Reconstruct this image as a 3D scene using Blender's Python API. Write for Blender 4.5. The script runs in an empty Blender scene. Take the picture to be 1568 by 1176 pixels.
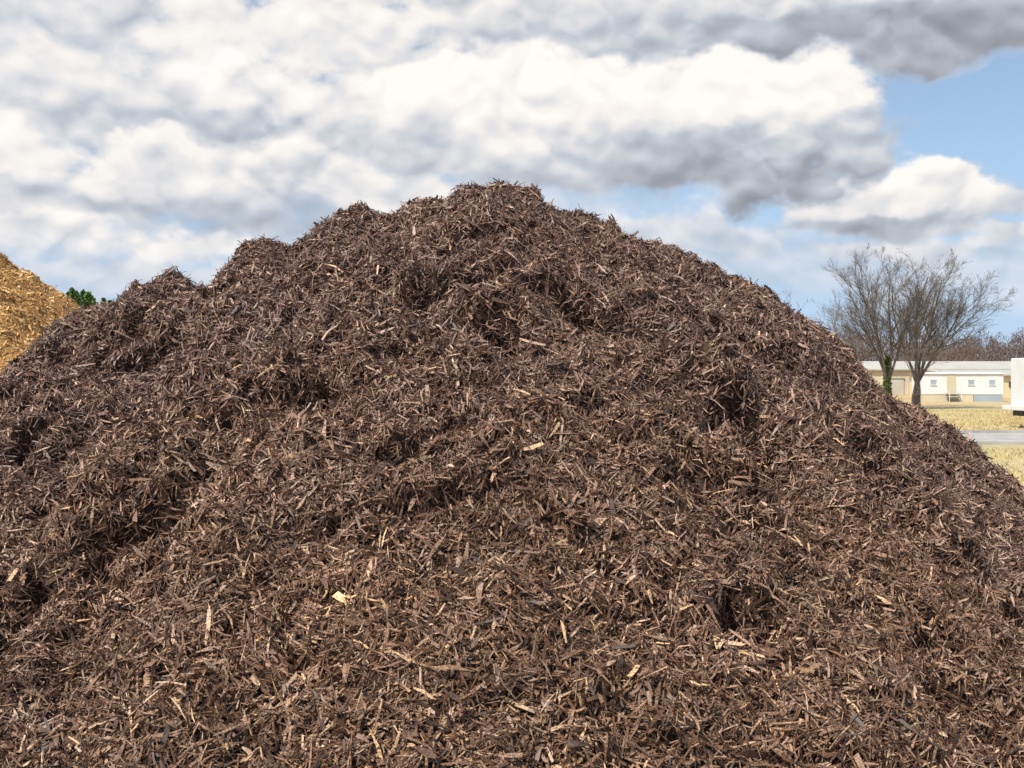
import bpy, math, random
import numpy as np
from mathutils import Vector, Quaternion
rng=np.random.default_rng(7); random.seed(5)
scene=bpy.context.scene
CAMH=2.3
# ------------------------------------------------------------------ helpers
def new_mat(name):
    m=bpy.data.materials.new(name); m.use_nodes=True
    nt=m.node_tree; b=nt.nodes['Principled BSDF']; return m,nt,b
def noise_mat(name,c1,c2,scale=5,rough=0.8,bump=0.0,detail=6,c3=None,bscale=None,lo=0.35,hi=0.65,spec=0.3):
    m,nt,b=new_mat(name)
    tc=nt.nodes.new('ShaderNodeTexCoord'); n=nt.nodes.new('ShaderNodeTexNoise')
    n.inputs['Scale'].default_value=scale; n.inputs['Detail'].default_value=detail; n.inputs['Roughness'].default_value=0.65
    r=nt.nodes.new('ShaderNodeValToRGB'); r.color_ramp.elements[0].position=lo; r.color_ramp.elements[1].position=hi
    r.color_ramp.elements[0].color=(*c1,1); r.color_ramp.elements[1].color=(*c2,1)
    if c3: e=r.color_ramp.elements.new((lo+hi)/2); e.color=(*c3,1)
    nt.links.new(tc.outputs['Object'],n.inputs['Vector']); nt.links.new(n.outputs['Fac'],r.inputs['Fac']); nt.links.new(r.outputs['Color'],b.inputs['Base Color'])
    b.inputs['Roughness'].default_value=rough; b.inputs['Specular IOR Level'].default_value=spec
    if bump:
        n2=nt.nodes.new('ShaderNodeTexNoise'); n2.inputs['Scale'].default_value=bscale or scale*4; n2.inputs['Detail'].default_value=8
        bp=nt.nodes.new('ShaderNodeBump'); bp.inputs['Strength'].default_value=bump; bp.inputs['Distance'].default_value=0.05
        nt.links.new(tc.outputs['Object'],n2.inputs['Vector']); nt.links.new(n2.outputs['Fac'],bp.inputs['Height']); nt.links.new(bp.outputs['Normal'],b.inputs['Normal'])
    return m
def np_mesh(name,verts,faces,k=4):
    me=bpy.data.meshes.new(name); nv=len(verts); nf=len(faces)
    me.vertices.add(nv); me.vertices.foreach_set('co',np.ascontiguousarray(verts,dtype=np.float32).ravel())
    me.loops.add(nf*k); me.loops.foreach_set('vertex_index',np.ascontiguousarray(faces,dtype=np.int32).ravel())
    me.polygons.add(nf); me.polygons.foreach_set('loop_start',np.arange(0,nf*k,k,dtype=np.int32))
    me.update(calc_edges=True); return me
def add_obj(name,me,mat=None,parent=None):
    o=bpy.data.objects.new(name,me); scene.collection.objects.link(o)
    if mat: me.materials.append(mat)
    if parent: o.parent=parent
    return o
def empty(name,loc,rot=0):
    e=bpy.data.objects.new(name,None); scene.collection.objects.link(e); e.location=loc; e.rotation_euler=(0,0,rot); return e
def box(name,c,s,mat,parent=None,bevel=0.0):
    x,y,z=[v/2 for v in s]
    v=[(c[0]+i*x,c[1]+j*y,c[2]+k*z) for i in(-1,1) for j in(-1,1) for k in(-1,1)]
    f=[(0,1,3,2),(4,6,7,5),(0,4,5,1),(2,3,7,6),(0,2,6,4),(1,5,7,3)]
    me=bpy.data.meshes.new(name); me.from_pydata(v,[],f); me.update()
    o=add_obj(name,me,mat,parent)
    if bevel:
        b=o.modifiers.new('b','BEVEL'); b.width=bevel; b.segments=2
    return o
def pydata(name,v,f,mat,parent=None):
    me=bpy.data.meshes.new(name); me.from_pydata(v,[],f); me.update(); return add_obj(name,me,mat,parent)

# ------------------------------------------------------------------ numpy gradient noise
_G=np.random.default_rng(3).uniform(0,2*np.pi,(256,256)); GC,GS=np.cos(_G),np.sin(_G)
def pn(x,y,seed=0):
    x=x+seed*17.31; y=y+seed*9.77
    xi=np.floor(x).astype(int); yi=np.floor(y).astype(int); fx=x-xi; fy=y-yi
    def g(i,j):
        a=(xi+i)&255; b=(yi+j)&255
        return GC[a,b]*(fx-i)+GS[a,b]*(fy-j)
    u=fx*fx*fx*(fx*(fx*6-15)+10); v=fy*fy*fy*(fy*(fy*6-15)+10)
    return (g(0,0)*(1-u)+g(1,0)*u)*(1-v)+(g(0,1)*(1-u)+g(1,1)*u)*v

# ------------------------------------------------------------------ mulch pile surface (metres)
prof=[(-9.5,0.0),(-8,0.55),(-6.2,1.15),(-4.7,1.85),(-3.73,2.26),(-3.59,2.36),(-3.45,2.52),(-3.26,2.74),(-3.11,2.83),(-2.85,2.84),(-2.76,2.98),(-2.61,2.99),
(-2.46,3.09),(-2.31,2.98),(-2.26,2.91),(-2.14,3.02),(-2.02,3.14),(-1.95,3.25),(-1.80,3.32),(-1.64,3.28),(-1.49,3.29),(-1.38,3.40),(-1.26,3.50),
(-1.07,3.55),(-.97,3.48),(-.83,3.50),(-.71,3.58),(-.45,3.61),(-.35,3.68),(-.11,3.72),(.03,3.68),(.17,3.67),(.21,3.56),(.46,3.52),(.72,3.43),
(.79,3.35),(1.0,3.31),(1.22,3.24),(1.31,3.19),(1.55,3.06),(1.86,2.95),(1.93,2.84),(2.17,2.70),(2.41,2.54),(2.55,2.34),(2.67,2.18),(2.93,2.10),
(3.15,1.96),(3.36,1.81),(3.41,1.71),(3.62,1.58),(3.73,1.38),(4.1,.98),(4.8,0.50),(5.8,0.0),(7,-.4)]
px=np.array([p[0] for p in prof]); pz=np.array([p[1] for p in prof])
gx=np.linspace(-10,8,1801); gz=np.interp(gx,px,pz)
k=np.exp(-np.linspace(-3,3,121)**2/2*2.5); k/=k.sum()
gs=np.convolve(np.pad(gz,60,mode='edge'),k,mode='valid')
# (x, y, radius_x, radius_y, amount)  lumps positive, hollows negative
FEAT=[(-.05,5.88,.12,.11,-.26),(-.02,6.08,.30,.14,.08),(-.35,5.85,.2,.08,-.08),
(1.11,6.12,.34,.20,.22),(1.25,5.80,.20,.16,-.24),(1.34,5.48,.14,.26,-.20),(1.7,5.75,.2,.3,.12),(1.0,5.5,.25,.3,.10),
(-.66,6.62,.28,.16,.14),(-.37,6.55,.13,.14,-.16),(-1.2,6.9,.3,.2,.08),
(-2.4,7.2,.35,.20,.18),(-2.0,6.78,.28,.10,-.22),(-1.7,6.75,.2,.09,-.12),(-1.55,6.3,.3,.25,.10),
(-1.0,5.54,.20,.13,-.16),(-1.35,5.23,.20,.11,-.18),(-1.64,4.93,.20,.10,-.24),(-1.85,4.80,.18,.10,-.18),(-2.02,4.66,.22,.11,-.30),(-2.3,4.50,.22,.12,-.26),(-1.05,5.75,.12,.2,-.12),
(-.9,5.05,.40,.28,.12),(-1.35,4.65,.35,.22,.10),(-1.9,5.15,.35,.22,.12),(-1.4,5.75,.28,.22,.11),
(1.80,6.3,.25,.22,.12),(1.86,5.85,.12,.24,-.22),(2.1,5.7,.14,.2,-.18),(2.4,6.0,.25,.3,.06),
(.91,4.28,.20,.05,-.10),(.66,4.08,.17,.05,-.12),(.8,4.45,.32,.14,.09),
(-.52,4.50,.14,.06,-.18),(-.56,4.68,.24,.12,.11),(1.9,4.35,.28,.28,-.20),(1.5,4.1,.3,.3,.06),
(.45,6.28,.15,.07,-.12),(.42,6.5,.25,.14,.11),(.93,6.35,.15,.09,-.13),(.9,6.55,.22,.12,.10),(.2,5.0,.5,.35,.08),(-.3,7.3,.3,.15,.1),(-.25,7.05,.3,.09,-.08),
(1.65,7.1,.25,.15,.10),(1.2,4.95,.25,.08,-.10),(-2.7,6.2,.35,.2,.1),(-2.6,5.95,.3,.1,-.12)]
def surf(x,y):
    d=8-y
    zr=np.interp(x,gx,gz); zs=np.interp(x,gx,gs)
    near=np.exp(-(d/.45)**2)
    z=zs+(zr-zs)*near*1.2-.02*near
    ad=np.sqrt(d*d+.01)-.1
    z=z-np.where(d>0,.55,.62)*ad
    wx=x+.16*pn(x/.45,y/.45,1)+.04*pn(x/.12,y/.12,7); wy=y+.16*pn(x/.45,y/.45,2)+.04*pn(x/.12,y/.12,8)
    far=(1-.85*near)*(.55+.45/(1+np.exp(-(y-4.4)/.15)))      # foot of the pile is smoother
    z=z+far*(.14*pn(x/1.3,y/1.1,3))
    b1=np.abs(pn(wx/.62,wy/.42,4)); b2=np.abs(pn(wx/.27,wy/.19,5)); b3=np.abs(pn(wx/.13,wy/.10,6))
    msk=np.clip(.6+1.7*pn(x/1.1,y/.9,9),0.15,1.3)
    slump=1-.8*np.exp(-((x+1.35)**2+(y-3.9)**2)/.2)
    disp=(far*.36*(b1-.26)*msk+(.25+.75*far)*.30*(b2-.22)*(.45+.6*msk))*slump+.14*(b3-.2)
    for fx,fy,rx,ry,a in FEAT:
        q=((wx-fx)/rx)**2+((wy-fy)/ry)**2
        disp=disp+a*np.exp(-q)*(1.6 if a<0 else 1.3)
    t=np.tanh(d/.35)
    return np.stack([x,y-.5*t*disp,z+.86*disp],-1)
nx,ny=760,560
X,Y=np.meshgrid(np.linspace(-9.5,7,nx),np.linspace(.4,14,ny),indexing='ij')
P=surf(X.ravel(),Y.ravel()); P[:,2]=np.maximum(P[:,2]-.012,-.05)
idx=np.arange(nx*ny).reshape(nx,ny)
F=np.stack([idx[:-1,:-1],idx[1:,:-1],idx[1:,1:],idx[:-1,1:]],-1).reshape(-1,4)
keep=(P[F,2].max(1)>-.04); F=F[keep]
m_base=noise_mat('mulch_bed_gap_shade',(.012,.006,.004),(.05,.026,.017),scale=60,rough=.95,detail=2)  # brown bed, colour darkened to deepen the shadows between chips
pile=add_obj('dark_mulch_pile',np_mesh('mulch_bed',P,F),m_base)

# chips ------------------------------------------------------------
def chips(n_core,surf_fn,sampler,Lm,Wm,pal,name,mat,parent,lift=.017,tilt=.28,eps=.02,zmin=0.0,warm=False):
    x,y=sampler(n_core)
    p=surf_fn(x,y); ok=p[:,2]>zmin; x,y,p=x[ok],y[ok],p[ok]
    n=len(x)
    tx=surf_fn(x+eps,y)-surf_fn(x-eps,y); ty=surf_fn(x,y+eps)-surf_fn(x,y-eps)
    tx/=np.linalg.norm(tx,axis=1,keepdims=True)+1e-9
    nn=np.cross(tx,ty); nn/=np.linalg.norm(nn,axis=1,keepdims=True)+1e-9
    ty=np.cross(nn,tx)
    ph=rng.uniform(0,2*np.pi,n)[:,None]; ta=(rng.normal(0,tilt,n))[:,None]; ro=rng.normal(0,.5,n)[:,None]
    t=tx*np.cos(ph)+ty*np.sin(ph); b=np.cross(nn,t)
    t2=t*np.cos(ta)+nn*np.sin(ta); h=np.cross(t2,b); h=np.where((h*nn).sum(1,keepdims=True)<0,-h,h)
    w=b*np.cos(ro)+h*np.sin(ro); h2=np.cross(t2,w); h2=np.where((h2*nn).sum(1,keepdims=True)<0,-h2,h2)
    L=np.clip(rng.lognormal(math.log(Lm),.48,n),Lm*.3,Lm*2.4); W=np.clip(rng.lognormal(math.log(Wm),.52,n),Wm*.3,Wm*3.2)
    W=np.minimum(W,L*.38); T=np.clip(W*rng.uniform(.3,.7,n),.0015,.007)
    c=p+nn*rng.uniform(-.6,1,n)[:,None]*lift+nn*(np.abs(np.sin(ta))*L[:,None]*.25)
    V=np.empty((n,9,3)); q=0
    for s in(-1,0,1):
        if s==0:
            ctr=c+w*(rng.normal(0,.055,n)*L)[:,None]+h2*(rng.normal(0,.04,n)*L)[:,None]+t2*(rng.uniform(-.15,.15,n)*L)[:,None]; tp=rng.uniform(.85,1.1,n)
        else:
            ctr=c+t2*(L*.5*s)[:,None]; tp=np.where(rng.random(n)<.5,rng.uniform(.05,.35,n),rng.uniform(.4,1.0,n))
        sk=(rng.normal(0,.05,n)*L) if s else np.zeros(n)
        V[:,q]=ctr+w*(W*.5*tp)[:,None]+t2*sk[:,None]
        V[:,q+1]=ctr-w*(W*.5*tp)[:,None]-t2*sk[:,None]
        V[:,q+2]=ctr-h2*T[:,None]+w*(W*.15)[:,None]
        q+=3
    f=[]
    for s in(0,3):
        f+=[(s,s+3,s+4,s+1),(s+1,s+4,s+5,s+2),(s+2,s+5,s+3,s)]
    f=np.array(f)
    Fc=(np.arange(n)[:,None,None]*9+f[None]).reshape(-1,4)
    me=np_mesh(name,V.reshape(-1,3),Fc); me.shade_flat()
    cols=np.array([q[1] for q in pal]); pr=np.array([q[0] for q in pal]); pr=pr/pr.sum()
    ci=rng.choice(len(pal),n,p=pr); col=cols[ci]*rng.uniform(.7,1.3,n)[:,None]
    col=col*(1+.35*pn(x/.5,y/.5,12))[:,None]
    if warm:  # chips greyer towards the top, browner towards the foot
        q=np.clip((6.6-y)/3.0+.7*pn(x/1.4,y/1.4,14),0,1)[:,None]
        col=col*((1-q)*np.array([1.0,.99,.98])+q*np.array([1.08,1.02,.84]))
    a=me.attributes.new('chip_col','FLOAT_COLOR','FACE')
    cc=np.ones((n,6,4),dtype=np.float32); cc[:,:,:3]=col[:,None,:]*rng.uniform(.85,1.15,(n,6,1))
    a.data.foreach_set('color',cc.ravel())
    return add_obj(name,me,mat,parent)
def chip_material(name,rough=.52,spec=.45):
    m,nt,b=new_mat(name)
    at=nt.nodes.new('ShaderNodeAttribute'); at.attribute_name='chip_col'
    tc=nt.nodes.new('ShaderNodeTexCoord'); n=nt.nodes.new('ShaderNodeTexNoise'); n.inputs['Scale'].default_value=160; n.inputs['Detail'].default_value=0
    mr=nt.nodes.new('ShaderNodeMapRange'); mr.inputs['From Min'].default_value=.3; mr.inputs['From Max'].default_value=.7; mr.inputs['To Min'].default_value=.55; mr.inputs['To Max'].default_value=1.45
    mx=nt.nodes.new('ShaderNodeVectorMath'); mx.operation='SCALE'
    nt.links.new(tc.outputs['Object'],n.inputs['Vector']); nt.links.new(n.outputs['Fac'],mr.inputs['Value'])
    nt.links.new(at.outputs['Color'],mx.inputs[0]); nt.links.new(mr.outputs['Result'],mx.inputs['Scale']); nt.links.new(mx.outputs['Vector'],b.inputs['Base Color'])
    b.inputs['Roughness'].default_value=rough; b.inputs['Specular IOR Level'].default_value=spec
    return m
m_chip=chip_material('dyed_wood_chip')
pal=[(.36,(.155,.087,.060)),(.26,(.24,.145,.106)),(.15,(.37,.25,.19)),(.035,(.52,.35,.22)),(.195,(.055,.030,.021))]  # near-black chips are part real tone, part painted shade for the gaps
def core(n):
    ys=2.5+(8.9-2.5)*rng.random(int(n*1.9)); xs=rng.uniform(-5.0,5.0,len(ys))
    ok=np.abs(xs)<.49*ys+.45; return xs[ok][:n],ys[ok][:n]
def rest(n):
    return rng.uniform(-9,6.5,n),rng.uniform(.6,13,n)
chips(470000,surf,core,.053,.0068,pal,'mulch_chips',m_chip,pile,warm=True)
chips(50000,surf,rest,.07,.011,pal,'mulch_chips_outer',m_chip,pile,zmin=.0,warm=True)

# ------------------------------------------------------------------ orange chip pile (left, behind)
def surf2(x,y):
    cx,cy=-11.5,20.5
    r=np.sqrt((x-cx)**2+((y-cy)*.9)**2)
    z=4.80-.10*r-.60*np.sqrt(np.maximum(r-1.0,0)**2+.25)+.3
    z=z+.30*pn(x/1.6,y/1.6,20)+.36*np.abs(pn(x/.7,y/.6,21))+.14*np.abs(pn(x/.22,y/.22,22))
    return np.stack([x,y,z],-1)
n2=260; X,Y=np.meshgrid(np.linspace(-20,-4,n2),np.linspace(12,29,n2),indexing='ij')
P2=surf2(X.ravel(),Y.ravel()); P2[:,2]=np.maximum(P2[:,2],-.05)
idx=np.arange(n2*n2).reshape(n2,n2); F2=np.stack([idx[:-1,:-1],idx[1:,:-1],idx[1:,1:],idx[:-1,1:]],-1).reshape(-1,4); F2=F2[P2[F2,2].max(1)>-.04]
m_ob=noise_mat('orange_chip_fines',(.22,.10,.03),(.50,.28,.09),scale=14,rough=.9,bump=.8,bscale=50)
pile2=add_obj('orange_wood_chip_pile',np_mesh('orange_bed',P2,F2),m_ob)
m_oc=chip_material('fresh_wood_chip',.75,.25)
pal2=[(.4,(.60,.35,.13)),(.3,(.68,.44,.20)),(.2,(.44,.23,.07)),(.1,(.74,.54,.29))]
chips(60000,surf2,lambda n:(rng.uniform(-15,-5.5,n),rng.uniform(14.5,23,n)),.075,.020,pal2,'orange_chips',m_oc,pile2,lift=.025)

# ------------------------------------------------------------------ ground + road
m_gr,nt,b=new_mat('dry_grass')
tc=nt.nodes.new('ShaderNodeTexCoord')
na=nt.nodes.new('ShaderNodeTexNoise'); na.inputs['Scale'].default_value=.09; na.inputs['Detail'].default_value=8
nb=nt.nodes.new('ShaderNodeTexNoise'); nb.inputs['Scale'].default_value=2.5; nb.inputs['Detail'].default_value=10; nb.inputs['Roughness'].default_value=.7
ra=nt.nodes.new('ShaderNodeValToRGB'); ra.color_ramp.elements[0].position=.38; ra.color_ramp.elements[1].position=.62
ra.color_ramp.elements[0].color=(.50,.31,.14,1); ra.color_ramp.elements[1].color=(.48,.40,.20,1)
e=ra.color_ramp.elements.new(.5); e.color=(.56,.43,.22,1)
rb=nt.nodes.new('ShaderNodeMapRange'); rb.inputs['From Min'].default_value=.3; rb.inputs['From Max'].default_value=.7; rb.inputs['To Min'].default_value=.65; rb.inputs['To Max'].default_value=1.3
sc=nt.nodes.new('ShaderNodeVectorMath'); sc.operation='SCALE'
for n_ in(na,nb): nt.links.new(tc.outputs['Object'],n_.inputs['Vector'])
nt.links.new(na.outputs['Fac'],ra.inputs['Fac']); nt.links.new(nb.outputs['Fac'],rb.inputs['Value']); nt.links.new(ra.outputs['Color'],sc.inputs[0]); nt.links.new(rb.outputs['Result'],sc.inputs['Scale']); nt.links.new(sc.outputs['Vector'],b.inputs['Base Color']); b.inputs['Roughness'].default_value=.95
bp=nt.nodes.new('ShaderNodeBump'); bp.inputs['Strength'].default_value=.6; bp.inputs['Distance'].default_value=.1; nt.links.new(nb.outputs['Fac'],bp.inputs['Height']); nt.links.new(bp.outputs['Normal'],b.inputs['Normal'])
pydata('ground',[(-3000,-500,0),(3000,-500,0),(3000,4000,0),(-3000,4000,0)],[(0,1,2,3)],m_gr)
m_conc=noise_mat('weathered_concrete',(.33,.31,.28),(.50,.48,.44),scale=.8,rough=.9,bump=.3)
road=empty('access_road',(0,0,0))
pydata('paving',[(8,38.5,.004),(120,36,.004),(120,44,.004),(8,47,.004)],[(0,1,2,3)],m_conc,road)
m_dirt=noise_mat('yard_dirt',(.16,.11,.075),(.34,.25,.16),scale=1.2,rough=.95,bump=.5)
pydata('yard_dirt',[(-25,-8,.004),(14,-8,.004),(13.5,19,.004),(9,27,.004),(-25,30,.004)],[(0,1,2,3,4)],m_dirt)
for i,(ya,yb,nm) in enumerate([(38.42,35.92,'kerb_near'),(47.08,44.08,'kerb_far')]):
    v=[];w=.15
    for z in(0,.12):
        v+=[(8,ya-w/2,z),(120,yb-w/2,z),(120,yb+w/2,z),(8,ya+w/2,z)]
    pydata(nm,v,[(0,1,5,4),(1,2,6,5),(2,3,7,6),(3,0,4,7),(4,5,6,7)],m_conc,road)
def tufts(name,n,xr,yr,h,mat):
    x=rng.uniform(*xr,n); y=rng.uniform(*yr,n); ok=~((y>35.5)&(y<47.5))&(pn(x/5,y/5,40)+rng.normal(0,.2,n)>-.05); x,y=x[ok],y[ok]; n=len(x)
    a=rng.uniform(0,np.pi,n); hh=rng.uniform(.5,1.3,n)*h; w=rng.uniform(.02,.05,n); lx=rng.normal(0,.4,n)*hh
    V=np.empty((n,3,3)); V[:,0]=np.stack([x-w*np.cos(a),y-w*np.sin(a),0*x],-1); V[:,1]=np.stack([x+w*np.cos(a),y+w*np.sin(a),0*x],-1); V[:,2]=np.stack([x+lx,y+lx*.5,hh],-1)
    return add_obj(name,np_mesh(name,V.reshape(-1,3),np.arange(n*3).reshape(-1,3),3),mat)
m_tuft=noise_mat('straw_grass',(.48,.37,.17),(.62,.52,.28),scale=.4,rough=.9)
tufts('dry_grass_tufts',80000,(11,48),(22,80),.11,m_tuft)

# ------------------------------------------------------------------ trees
class Tubes:
    def __init__(s): s.v=[];s.f=[]
    def tube(s,pts,rad,k):
        base=len(s.v)
        for i,p in enumerate(pts):
            d=(pts[min(i+1,len(pts)-1)]-pts[max(i-1,0)]).normalized()
            a=d.orthogonal().normalized(); b=d.cross(a)
            for j in range(k):
                t=2*math.pi*j/k; q=p+(a*math.cos(t)+b*math.sin(t))*rad[i]; s.v.append(q[:])
        for i in range(len(pts)-1):
            for j in range(k):
                s.f.append((base+i*k+j,base+i*k+(j+1)%k,base+(i+1)*k+(j+1)%k,base+(i+1)*k+j))
def grow(T,p,d,L,r,lev,maxl,up,nch,rmin):
    n=[8,6,5,4,3][min(lev,4)]; pts=[p.copy()]; rad=[r]; dd=d.copy()
    for i in range(n):
        dd=(dd+Vector((random.gauss(0,.075),random.gauss(0,.075),random.gauss(0,.04)+(up if lev else up*.2)))).normalized()
        pts.append(pts[-1]+dd*(L/n)); rad.append(r*(1-.78*(i+1)/n))
    T.tube(pts,rad,[7,5,4,3,3][min(lev,4)])
    if lev>=maxl: return
    c=nch[min(lev,len(nch)-1)]
    for j in range(c):
        t=random.uniform(.24,.95) if lev==0 else random.uniform(.12,.98); q=t*n; i=min(int(q),n-1); pos=pts[i].lerp(pts[i+1],q-i)
        di=(pts[i+1]-pts[i]).normalized(); a=di.orthogonal().normalized(); a.rotate(Quaternion(di,random.uniform(0,6.283)))
        ang=random.uniform(.32,.75); nd=(di*math.cos(ang)+a*math.sin(ang)).normalized()
        grow(T,pos,nd,L*random.uniform(.40,.58)*(1.15-.5*t),max(rad[i]*.5,rmin),lev+1,maxl,up,nch,rmin)
m_bark=noise_mat('grey_bark',(.085,.07,.06),(.19,.16,.13),scale=3,rough=.9,detail=3)
def bare_tree(name,loc,trunk,stems,nch=(10,8,6,4),maxl=4,rmin=.007):
    T=Tubes(); h,r=trunk
    if h>0:
        T.tube([Vector((0,0,-.2)),Vector((0,0,h*.3)),Vector((.03,0,h*.7)),Vector((0,0,h+.15))],[r*1.35,r*1.05,r,r*.8],9)
    for (dx,dy,L,rr) in stems:
        grow(T,Vector((0,0,max(h-.1,-.1))),Vector((dx,dy,1)).normalized(),L,rr,0,maxl,.03,nch,rmin)
    me=bpy.data.meshes.new(name); me.from_pydata(T.v,[],T.f); me.update(); o=add_obj(name,me,m_bark); o.location=loc; return o
bare_tree('bare_tree',(28.0,82,0),(2.0,.22),[(-.03,.05,8.2,.15),(.18,.0,7.8,.13),(-.34,-.1,7.2,.12),(.40,.1,6.8,.11),(-.18,-.2,7.6,.10)])
bare_tree('bare_tree',(31.0,84,0),(2.0,.24),[(.04,.05,8.4,.16),(.28,.0,8.2,.14),(.56,-.1,7.5,.12),(-.22,.1,7.9,.12),(.44,-.25,7.8,.10),(.14,.3,8.0,.10)])
bare_tree('bare_tree',(27.0,88,0),(0,.1),[(-.22,0,7.6,.09),(.10,.1,7.8,.09)],nch=(8,7,5,3))
bare_tree('bare_tree',(32.8,90,0),(0,.1),[(.30,0,7.9,.09),(.05,.1,8.2,.09)],nch=(9,7,5,3))
bare_tree('bare_tree',(29.8,104,0),(0,.1),[(-.25,0,6.0,.08),(.1,.1,6.4,.09),(-.05,-.2,5.6,.07)],nch=(7,5,4,3),maxl=3,rmin=.014)
bare_tree('bare_tree',(26.8,108,0),(0,.1),[(-.2,0,8.0,.09),(.05,.1,8.4,.10),(.2,-.2,7.2,.07)],nch=(9,6,4,3),maxl=3,rmin=.014)
def leaf_mass(name,pts,size,mat):
    n=len(pts); a=rng.normal(size=(n,3)); a/=np.linalg.norm(a,axis=1,keepdims=True); b=np.cross(a,rng.normal(size=(n,3))); b/=np.linalg.norm(b,axis=1,keepdims=True)
    s=(size*rng.uniform(.6,1.4,n))[:,None]; V=np.stack([pts-a*s,pts+b*s*.6,pts+a*s,pts-b*s*.6],1)
    return add_obj(name,np_mesh(name,V.reshape(-1,3),np.arange(n*4).reshape(-1,4)),mat)
m_ivy=noise_mat('ivy_leaf',(.045,.08,.015),(.13,.17,.04),scale=1.5,rough=.7)
n=2200; z=rng.uniform(0,4.0,n); th=rng.uniform(0,6.28,n); r=rng.uniform(.1,.40,n)*(1.1-z/6)
leaf_mass('ivy_vine',np.stack([28.02+r*np.cos(th),82+r*np.sin(th),z],-1),.09,m_ivy)
m_ever=noise_mat('evergreen_foliage',(.03,.075,.015),(.11,.21,.05),scale=1.2,rough=.8)
pts=[]
for i in range(40):
    cx=rng.uniform(-30,-22.9); cy=rng.uniform(58,66); H=rng.uniform(6.4,7.05); R=rng.uniform(1.1,1.8)
    n=2600; z=rng.uniform(.05,1,n); rr=R*np.minimum(1,(1-z)*2.2)**.75*rng.uniform(.3,1,n)**.5; th=rng.uniform(0,6.28,n)
    rr*=1+.35*np.sin(th*4+z*13+i); pts.append(np.stack([cx+rr*np.cos(th),cy+rr*np.sin(th),H*z+.15*np.sin(th*7)],-1))
leaf_mass('evergreen_trees',np.concatenate(pts),.11,m_ever)
m_wood=noise_mat('distant_woodland',(.085,.062,.052),(.21,.15,.125),scale=.12,rough=.95,detail=2)
allp=[]
n_t=1000; tx=rng.uniform(-150,220,n_t); tyy=rng.uniform(235,300,n_t)
for i in range(n_t):
    H=rng.uniform(9.5,14.0)*(1+.55*float(pn(np.array([tx[i]/24]),np.array([.3]),31)[0])); R=rng.uniform(2.2,4.0); m=240
    z=rng.uniform(.05,1,m); rr=R*np.sqrt(np.clip(1-((z-.5)/.52)**2,0,1))*rng.uniform(0,1,m)**.5; th=rng.uniform(0,6.28,m)
    tip=np.stack([tx[i]+rr*np.cos(th),tyy[i]+rr*np.sin(th),H*z],-1)
    dr=rng.normal(0,1,(m,3))*np.array([.5,.5,.35])-np.array([0,0,.9]); base=tip+dr*rng.uniform(.4,1.1,m)[:,None]
    w=.09; allp.append(np.stack([base-[w,0,0],base+[w,0,0],tip],1))
    allp.append(np.array([[[tx[i]-.25,tyy[i],0],[tx[i]+.25,tyy[i],0],[tx[i],tyy[i],H*.9]]]))
A=np.concatenate(allp); add_obj('distant_woodland',np_mesh('distant_woodland',A.reshape(-1,3),np.arange(len(A)*3).reshape(-1,3),3),m_wood)

# ------------------------------------------------------------------ buildings
m_cream=noise_mat('cream_metal',(.58,.51,.36),(.66,.59,.43),scale=.3,rough=.6)
m_roof=noise_mat('pale_roof',(.46,.44,.38),(.56,.53,.46),scale=.4,rough=.6)
m_white=noise_mat('white_paint',(.72,.72,.70),(.80,.80,.78),scale=.6,rough=.5)
m_grey=noise_mat('blue_grey_panel',(.30,.36,.42),(.38,.44,.50),scale=.6,rough=.6)
m_glass,_,bb=new_mat('dark_glass'); bb.inputs['Base Color'].default_value=(.03,.04,.05,1); bb.inputs['Roughness'].default_value=.1
m_dark=noise_mat('dark_trim',(.03,.03,.03),(.06,.06,.06),scale=4,rough=.6)
def warehouse(loc,Lx,Dy,H,ridge,wallmat):
    e=empty('metal_warehouse',loc)
    x,y=Lx/2,Dy/2
    pydata('walls',[(-x,-y,0),(x,-y,0),(x,y,0),(-x,y,0),(-x,-y,H),(x,-y,H),(x,y,H),(-x,y,H),(-x,0,H+ridge-.05),(x,0,H+ridge-.05)],
           [(0,1,5,4),(1,2,6,9,5),(2,3,7,6),(3,0,4,8,7)],wallmat,e)
    o=.5
    pydata('roof',[(-x-o,-y-o,H-.03),(x+o,-y-o,H-.03),(x+o,0,H+ridge),(-x-o,0,H+ridge),(-x-o,y+o,H-.03),(x+o,y+o,H-.03),
                   (-x-o,-y-o,H-.22),(x+o,-y-o,H-.22)],[(0,1,2,3),(3,2,5,4),(6,7,1,0)],m_roof,e)
    V=[];Fs=[]
    nr=int(Lx/1.2)
    for i in range(nr+1):
        cx=-x+.1+i*(Lx-.2)/nr; b0=len(V); V+=[(cx-.06,-y-.05,0.02),(cx+.06,-y-.05,0.02),(cx+.06,-y-.05,H-.25),(cx-.06,-y-.05,H-.25),(cx-.1,-y-.002,.02),(cx+.1,-y-.002,.02),(cx+.1,-y-.002,H-.25),(cx-.1,-y-.002,H-.25)]
        Fs+=[(b0,b0+1,b0+2,b0+3),(b0+4,b0,b0+3,b0+7),(b0+1,b0+5,b0+6,b0+2)]
    pydata('wall_ribs',V,Fs,wallmat,e)
    k=max(2,int(Lx/9))
    for i in range(k):
        cx=-x+Lx*(i+.5)/k
        box('loading_door_%d'%i,(cx,-y-.1,1.1),(2.4,.12,2.2),m_roof,e)
        box('door_frame_%d'%i,(cx,-y-.09,2.28),(2.7,.16,.12),m_dark,e)
        box('window_%d'%i,(cx+2.6,-y-.1,1.6),(1.0,.1,.6),m_glass,e)
    return e
warehouse((68,162,0),60,20,3.7,1.2,m_cream)
m_tan=noise_mat('tan_metal',(.64,.55,.35),(.72,.62,.41),scale=.3,rough=.6)
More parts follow.
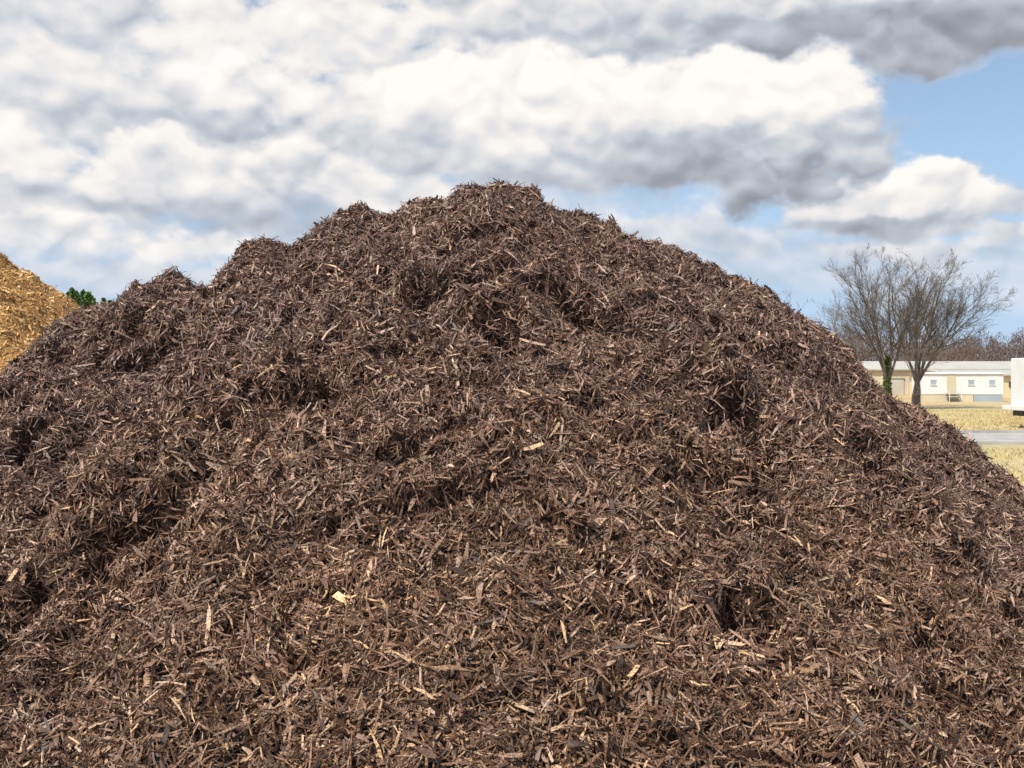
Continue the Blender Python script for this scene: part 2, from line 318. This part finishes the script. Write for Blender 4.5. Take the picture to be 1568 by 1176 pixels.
warehouse((66.5,138,0),28,14,2.9,.5,m_tan)
t=empty('office_trailer',(45.4,112,0),0)
box('body',(0,0,1.75),(8.2,3.0,2.1),m_white,t,.06)
pydata('roof',[(-4.25,-1.65,2.8),(4.25,-1.65,2.8),(4.25,0,2.98),(-4.25,0,2.98),(-4.25,1.65,2.8),(4.25,1.65,2.8)],[(0,1,2,3),(3,2,5,4),(1,0,4,5),(0,3,4),(1,5,2)],m_white,t)
box('skirt_left',(-1.5,0,.34),(5.1,2.9,.68),m_cream,t)
box('skirt_right',(2.55,-.03,.34),(2.9,2.9,.68),m_grey,t)
for i,cx in enumerate((-3.0,.8,2.9)):
    box('window_%d'%i,(cx,-1.52,1.95),(.55,.05,.5),m_grey,t); box('window_frame_%d'%i,(cx,-1.51,2.24),(.7,.08,.07),m_white,t); box('window_sill_%d'%i,(cx,-1.53,1.67),(.7,.12,.06),m_white,t)
box('door',(-1.2,-1.52,1.72),(.9,.06,1.95),m_cream,t)
for i in range(4): box('step_%d'%i,(-1.2,-1.75-.28*i,.62-.17*i),(1.2,.28,.06),m_dark,t)
for sx in(-.6,.6): box('handrail_%s'%('a' if sx<0 else 'b'),(-1.2+sx,-2.1,1.0),(.05,1.0,.05),m_white,t); box('rail_post_%s'%('a' if sx<0 else 'b'),(-1.2+sx,-2.6,.5),(.05,.05,1.0),m_white,t)
box('air_conditioner',(4.2,0,1.9),(.35,.7,1.0),m_grey,t,.03)
tr=empty('box_truck',(27.3,51,0),0)
box('cargo_box',(0,0,2.1),(7.2,2.4,2.35),m_white,tr,.05)
box('chassis',(1.0,0,.72),(9.6,1.0,.28),m_dark,tr)
box('rear_bumper',(-3.82,0,.95),(.4,2.3,.22),m_white,tr,.02); box('mudflap',(-3.3,-.9,.55),(.03,.5,.55),m_dark,tr)
box('side_rail',(0,-1.22,.98),(7.2,.06,.12),m_grey,tr)
for i,zz in enumerate((1.3,2.1,2.9)): box('door_hinge_%d'%i,(-3.61,-1.15,zz),(.04,.1,.12),m_dark,tr)
box('rear_corner_trim',(-3.605,-1.205,2.1),(.03,.05,2.3),m_grey,tr)
pydata('cab',[(3.8,-1.1,.6),(6.2,-1.1,.6),(6.2,-1.1,1.5),(5.3,-1.1,1.7),(4.9,-1.1,2.6),(3.8,-1.1,2.7),(3.8,1.1,.6),(6.2,1.1,.6),(6.2,1.1,1.5),(5.3,1.1,1.7),(4.9,1.1,2.6),(3.8,1.1,2.7)],
 [(0,1,2,3,4,5),(11,10,9,8,7,6),(0,6,7,1),(1,7,8,2),(2,8,9,3),(3,9,10,4),(4,10,11,5),(5,11,6,0)],m_white,tr)
box('side_window',(4.35,-1.11,2.05),(.75,.04,.6),m_glass,tr)
m_rub=noise_mat('tyre_rubber',(.015,.015,.015),(.03,.03,.03),scale=8,rough=.9)
for i,(wx,wy) in enumerate([(-2.3,-1),(-2.3,1),(5.2,-1),(5.2,1)]):
    bpy.ops.mesh.primitive_cylinder_add(vertices=28,radius=.48,depth=.3,location=(wx,wy,.48),rotation=(math.pi/2,0,0)); o=bpy.context.object; o.name='wheel_%d'%i; o.data.materials.append(m_rub); o.parent=tr
    bpy.ops.mesh.primitive_cylinder_add(vertices=20,radius=.24,depth=.32,location=(wx,wy,.48),rotation=(math.pi/2,0,0)); o=bpy.context.object; o.name='hub_%d'%i; o.data.materials.append(m_grey); o.parent=tr

# ------------------------------------------------------------------ sky
EL,AZ=math.radians(52),math.radians(221)
w=bpy.data.worlds.new('World'); scene.world=w; w.use_nodes=True; nt=w.node_tree; N=nt.nodes; Lk=nt.links
w.cycles.sampling_method='NONE'
for n_ in list(N): N.remove(n_)
def M(op,a,b=None,c=None):
    n_=N.new('ShaderNodeMath'); n_.operation=op
    for i,v in enumerate((a,b,c)):
        if v is None: continue
        if isinstance(v,(int,float)): n_.inputs[i].default_value=v
        else: Lk.new(v,n_.inputs[i])
    return n_.outputs[0]
def mapping(vec,sx,sy,off=(0,0,0)):
    mp=N.new('ShaderNodeMapping'); mp.inputs['Scale'].default_value=(sx,sy,1); mp.inputs['Location'].default_value=off; Lk.new(vec,mp.inputs['Vector']); return mp.outputs[0]
def noise(vec,scale,detail,rough,sx=1,sy=1,off=(0,0,0)):
    n_=N.new('ShaderNodeTexNoise'); n_.noise_dimensions='2D'; n_.inputs['Scale'].default_value=scale; n_.inputs['Detail'].default_value=detail; n_.inputs['Roughness'].default_value=rough
    Lk.new(mapping(vec,sx,sy,off),n_.inputs['Vector']); return n_
def mrange(v,a,b,c,d,sm=True):
    n_=N.new('ShaderNodeMapRange'); n_.interpolation_type='SMOOTHSTEP' if sm else 'LINEAR'
    for i,q in enumerate((a,b,c,d)): n_.inputs[i+1].default_value=q
    Lk.new(v,n_.inputs[0]); return n_.outputs[0]
def off(v,dx,dy):
    n_=N.new('ShaderNodeVectorMath'); Lk.new(v,n_.inputs[0]); n_.inputs[1].default_value=(dx,dy,0); return n_.outputs[0]
def mixc(f,a,b):
    n_=N.new('ShaderNodeMix'); n_.data_type='RGBA'; Lk.new(f,n_.inputs[0])
    for v,i in((a,6),(b,7)):
        if isinstance(v,tuple): n_.inputs[i].default_value=(*v,1)
        else: Lk.new(v,n_.inputs[i])
    return n_.outputs[2]
def mixf(f,a,b):
    n_=N.new('ShaderNodeMix'); n_.data_type='FLOAT'; Lk.new(f,n_.inputs[0])
    for v,i in((a,2),(b,3)):
        if isinstance(v,(int,float)): n_.inputs[i].default_value=v
        else: Lk.new(v,n_.inputs[i])
    return n_.outputs[0]
tc=N.new('ShaderNodeTexCoord'); sp=N.new('ShaderNodeSeparateXYZ'); Lk.new(tc.outputs['Generated'],sp.inputs[0])
az=M('ARCTAN2',sp.outputs[0],sp.outputs[1]); el=M('ARCSINE',sp.outputs[2])
c0=N.new('ShaderNodeCombineXYZ'); Lk.new(az,c0.inputs[0]); Lk.new(el,c0.inputs[1]); P0=c0.outputs[0]
wn=noise(P0,11,4,.52,1,1.35)
sub=N.new('ShaderNodeVectorMath'); sub.operation='SUBTRACT'; sub.inputs[1].default_value=(.5,.5,.5); Lk.new(wn.outputs['Color'],sub.inputs[0])
scl=N.new('ShaderNodeVectorMath'); scl.operation='MULTIPLY'; scl.inputs[1].default_value=(.13,.065,0); Lk.new(sub.outputs[0],scl.inputs[0])
add=N.new('ShaderNodeVectorMath'); Lk.new(P0,add.inputs[0]); Lk.new(scl.outputs[0],add.inputs[1]); PW=add.outputs[0]
def billow(v): return M('ABSOLUTE',M('SUBTRACT',noise(v,13,2.5,.5,1,1.5,(9.3,2.2,0)).outputs['Fac'],.5))
v0=billow(P0); v1=billow(off(P0,-.004,.012))
bsh=M('SUBTRACT',v0,v1)
fine=M('SUBTRACT',noise(P0,20,6,.56,1,1.6,(3.1,1.7,0)).outputs['Fac'],.5)
lowf=M('SUBTRACT',noise(P0,5.0,2,.5,1,2.6,(7.1,4.2,0)).outputs['Fac'],.5)
sky=N.new('ShaderNodeTexSky'); sky.sky_type='NISHITA'; sky.sun_disc=False; sky.sun_elevation=EL; sky.sun_rotation=AZ; sky.air_density=1.0; sky.dust_density=.6; sky.ozone_density=1.5
def scalec(c,s):
    n_=N.new('ShaderNodeVectorMath'); n_.operation='SCALE'; Lk.new(c,n_.inputs[0]); n_.inputs['Scale'].default_value=s; return n_.outputs[0]
hz=N.new('ShaderNodeMix'); hz.data_type='RGBA'; Lk.new(mrange(el,0,.34,.85,.25),hz.inputs[0]); Lk.new(scalec(sky.outputs[0],.125),hz.inputs[6]); hz.inputs[7].default_value=(.47,.67,.94,1)
clear=hz.outputs[2]
# (az, el, rx, ry, opacity, softness, base tone, vertical contrast)  back to front
C=[(-.36,.27,.48,.22,.88,.35,.66,.05),(-.15,.145,.42,.085,.50,.5,.56,.05),(.08,.30,.34,.12,.85,.35,.66,.10),(.38,.09,.34,.045,.60,.5,.66,.1),
(-.38,.085,.22,.025,.7,.5,.70,.2),(-.25,.112,.13,.022,.85,.5,.84,.2),(-.43,.125,.12,.03,.8,.5,.76,.3),
(.12,.125,.20,.035,.75,.4,.74,.2),(.26,.165,.10,.018,.7,.5,.50,.1),
(-.46,.195,.10,.055,.9,.4,.86,.3),(-.37,.150,.16,.022,.8,.5,.44,.1),(-.30,.180,.13,.038,.95,.26,.78,.55),(-.21,.193,.075,.030,.9,.26,.80,.45),(-.13,.170,.13,.030,.85,.35,.80,.4),
(.345,.152,.13,.038,1.0,.22,.82,.55),(.32,.137,.11,.014,.8,.5,.40,.1),(.45,.150,.12,.026,.9,.4,.76,.3),(.42,.112,.18,.018,.8,.5,.80,.2),
(-.42,.325,.22,.05,.85,.45,.80,.25),(-.18,.30,.22,.055,.85,.45,.78,.25),(-.28,.245,.26,.05,.8,.5,.76,.2),(-.22,.222,.22,.022,.7,.5,.48,.15),
(.10,.195,.24,.045,.95,.4,.52,.25),(.22,.190,.15,.045,1.0,.35,.36,.25),
(-.09,.225,.13,.065,.95,.26,.76,.4),(.28,.210,.08,.045,.9,.3,.58,.4),(-.02,.252,.15,.060,1.0,.20,.90,.50),(.10,.243,.12,.055,1.0,.20,.86,.50),(.215,.248,.125,.070,1.0,.18,.94,.55),(.16,.207,.19,.028,.85,.5,.46,.2),
(.02,.340,.18,.055,.95,.35,.88,.25),(.40,.290,.19,.040,1.0,.3,.42,.25),(.17,.350,.33,.078,1.0,.24,.78,.70),(.30,.298,.18,.026,.9,.45,.34,.1),
(-1.3,.35,.7,.22,1,.4,.7,.4),(1.3,.4,.7,.24,1,.4,.7,.4),(2.6,.5,.7,.25,1,.4,.7,.4),(-2.6,.45,.7,.25,1,.4,.7,.4),(0,.85,.9,.25,.9,.4,.6,.3)]
nfac=M('ADD',M('ADD',M('MULTIPLY',v0,1.2),.82),M('MULTIPLY',fine,1.9))
nshade=M('ADD',M('MULTIPLY',bsh,1.1),M('ADD',M('MULTIPLY',fine,.26),M('MULTIPLY',lowf,.6)))
tone=0.6; A_=0.0
for (a,e_,rx,ry,op,soft,tn_,vc) in C:
    q=mapping(PW,1/rx,1/ry,(-a/rx,-e_/ry,0))
    gr=N.new('ShaderNodeTexGradient'); gr.gradient_type='SPHERICAL'; Lk.new(q,gr.inputs['Vector'])
    al=mrange(M('MULTIPLY',gr.outputs['Fac'],nfac),.06,.06+soft,0,op)
    s2=N.new('ShaderNodeSeparateXYZ'); Lk.new(q,s2.inputs[0])
    tone=mixf(al,tone,M('MULTIPLY_ADD',s2.outputs[1],vc*.62,tn_))
    A_=mixf(al,A_,1.0)
cr=N.new('ShaderNodeValToRGB'); Lk.new(M('ADD',tone,nshade),cr.inputs[0]); E=cr.color_ramp.elements
stops=[(.0,(.25,.27,.31)),(.25,(.36,.38,.43)),(.48,(.53,.57,.64)),(.68,(.76,.76,.78)),(.86,(.94,.90,.87)),(1.0,(1.0,.98,.94))]
E[0].position=0; E[0].color=(*stops[0][1],1); E[1].position=1; E[1].color=(*stops[-1][1],1)
for p_,c_ in stops[1:-1]: x_=E.new(p_); x_.color=(*c_,1)
col=mixc(A_,clear,cr.outputs[0])
col=mixc(mrange(el,-.02,.13,.80,0),col,(.50,.66,.88))
bg=N.new('ShaderNodeBackground'); bg.inputs[1].default_value=1.0; Lk.new(col,bg.inputs[0])
wo=N.new('ShaderNodeOutputWorld'); Lk.new(bg.outputs[0],wo.inputs[0])
# sun
sd=bpy.data.lights.new('sun','SUN'); sd.energy=5.0; sd.angle=math.radians(.5); sd.color=(1,.94,.85)
so=bpy.data.objects.new('sun',sd); scene.collection.objects.link(so)
S=Vector((math.sin(AZ)*math.cos(EL),math.cos(AZ)*math.cos(EL),math.sin(EL))); so.rotation_euler=S.to_track_quat('Z','Y').to_euler()
# camera
cd=bpy.data.cameras.new('camera'); cd.lens=38.6; cd.sensor_width=36; cd.clip_end=6000; cd.clip_start=.05
co=bpy.data.objects.new('camera',cd); scene.collection.objects.link(co); co.location=(0,0,CAMH); co.rotation_euler=(math.radians(90-.27),0,0); scene.camera=co
scene.view_settings.view_transform='Standard'; scene.view_settings.look='None'; scene.view_settings.exposure=0
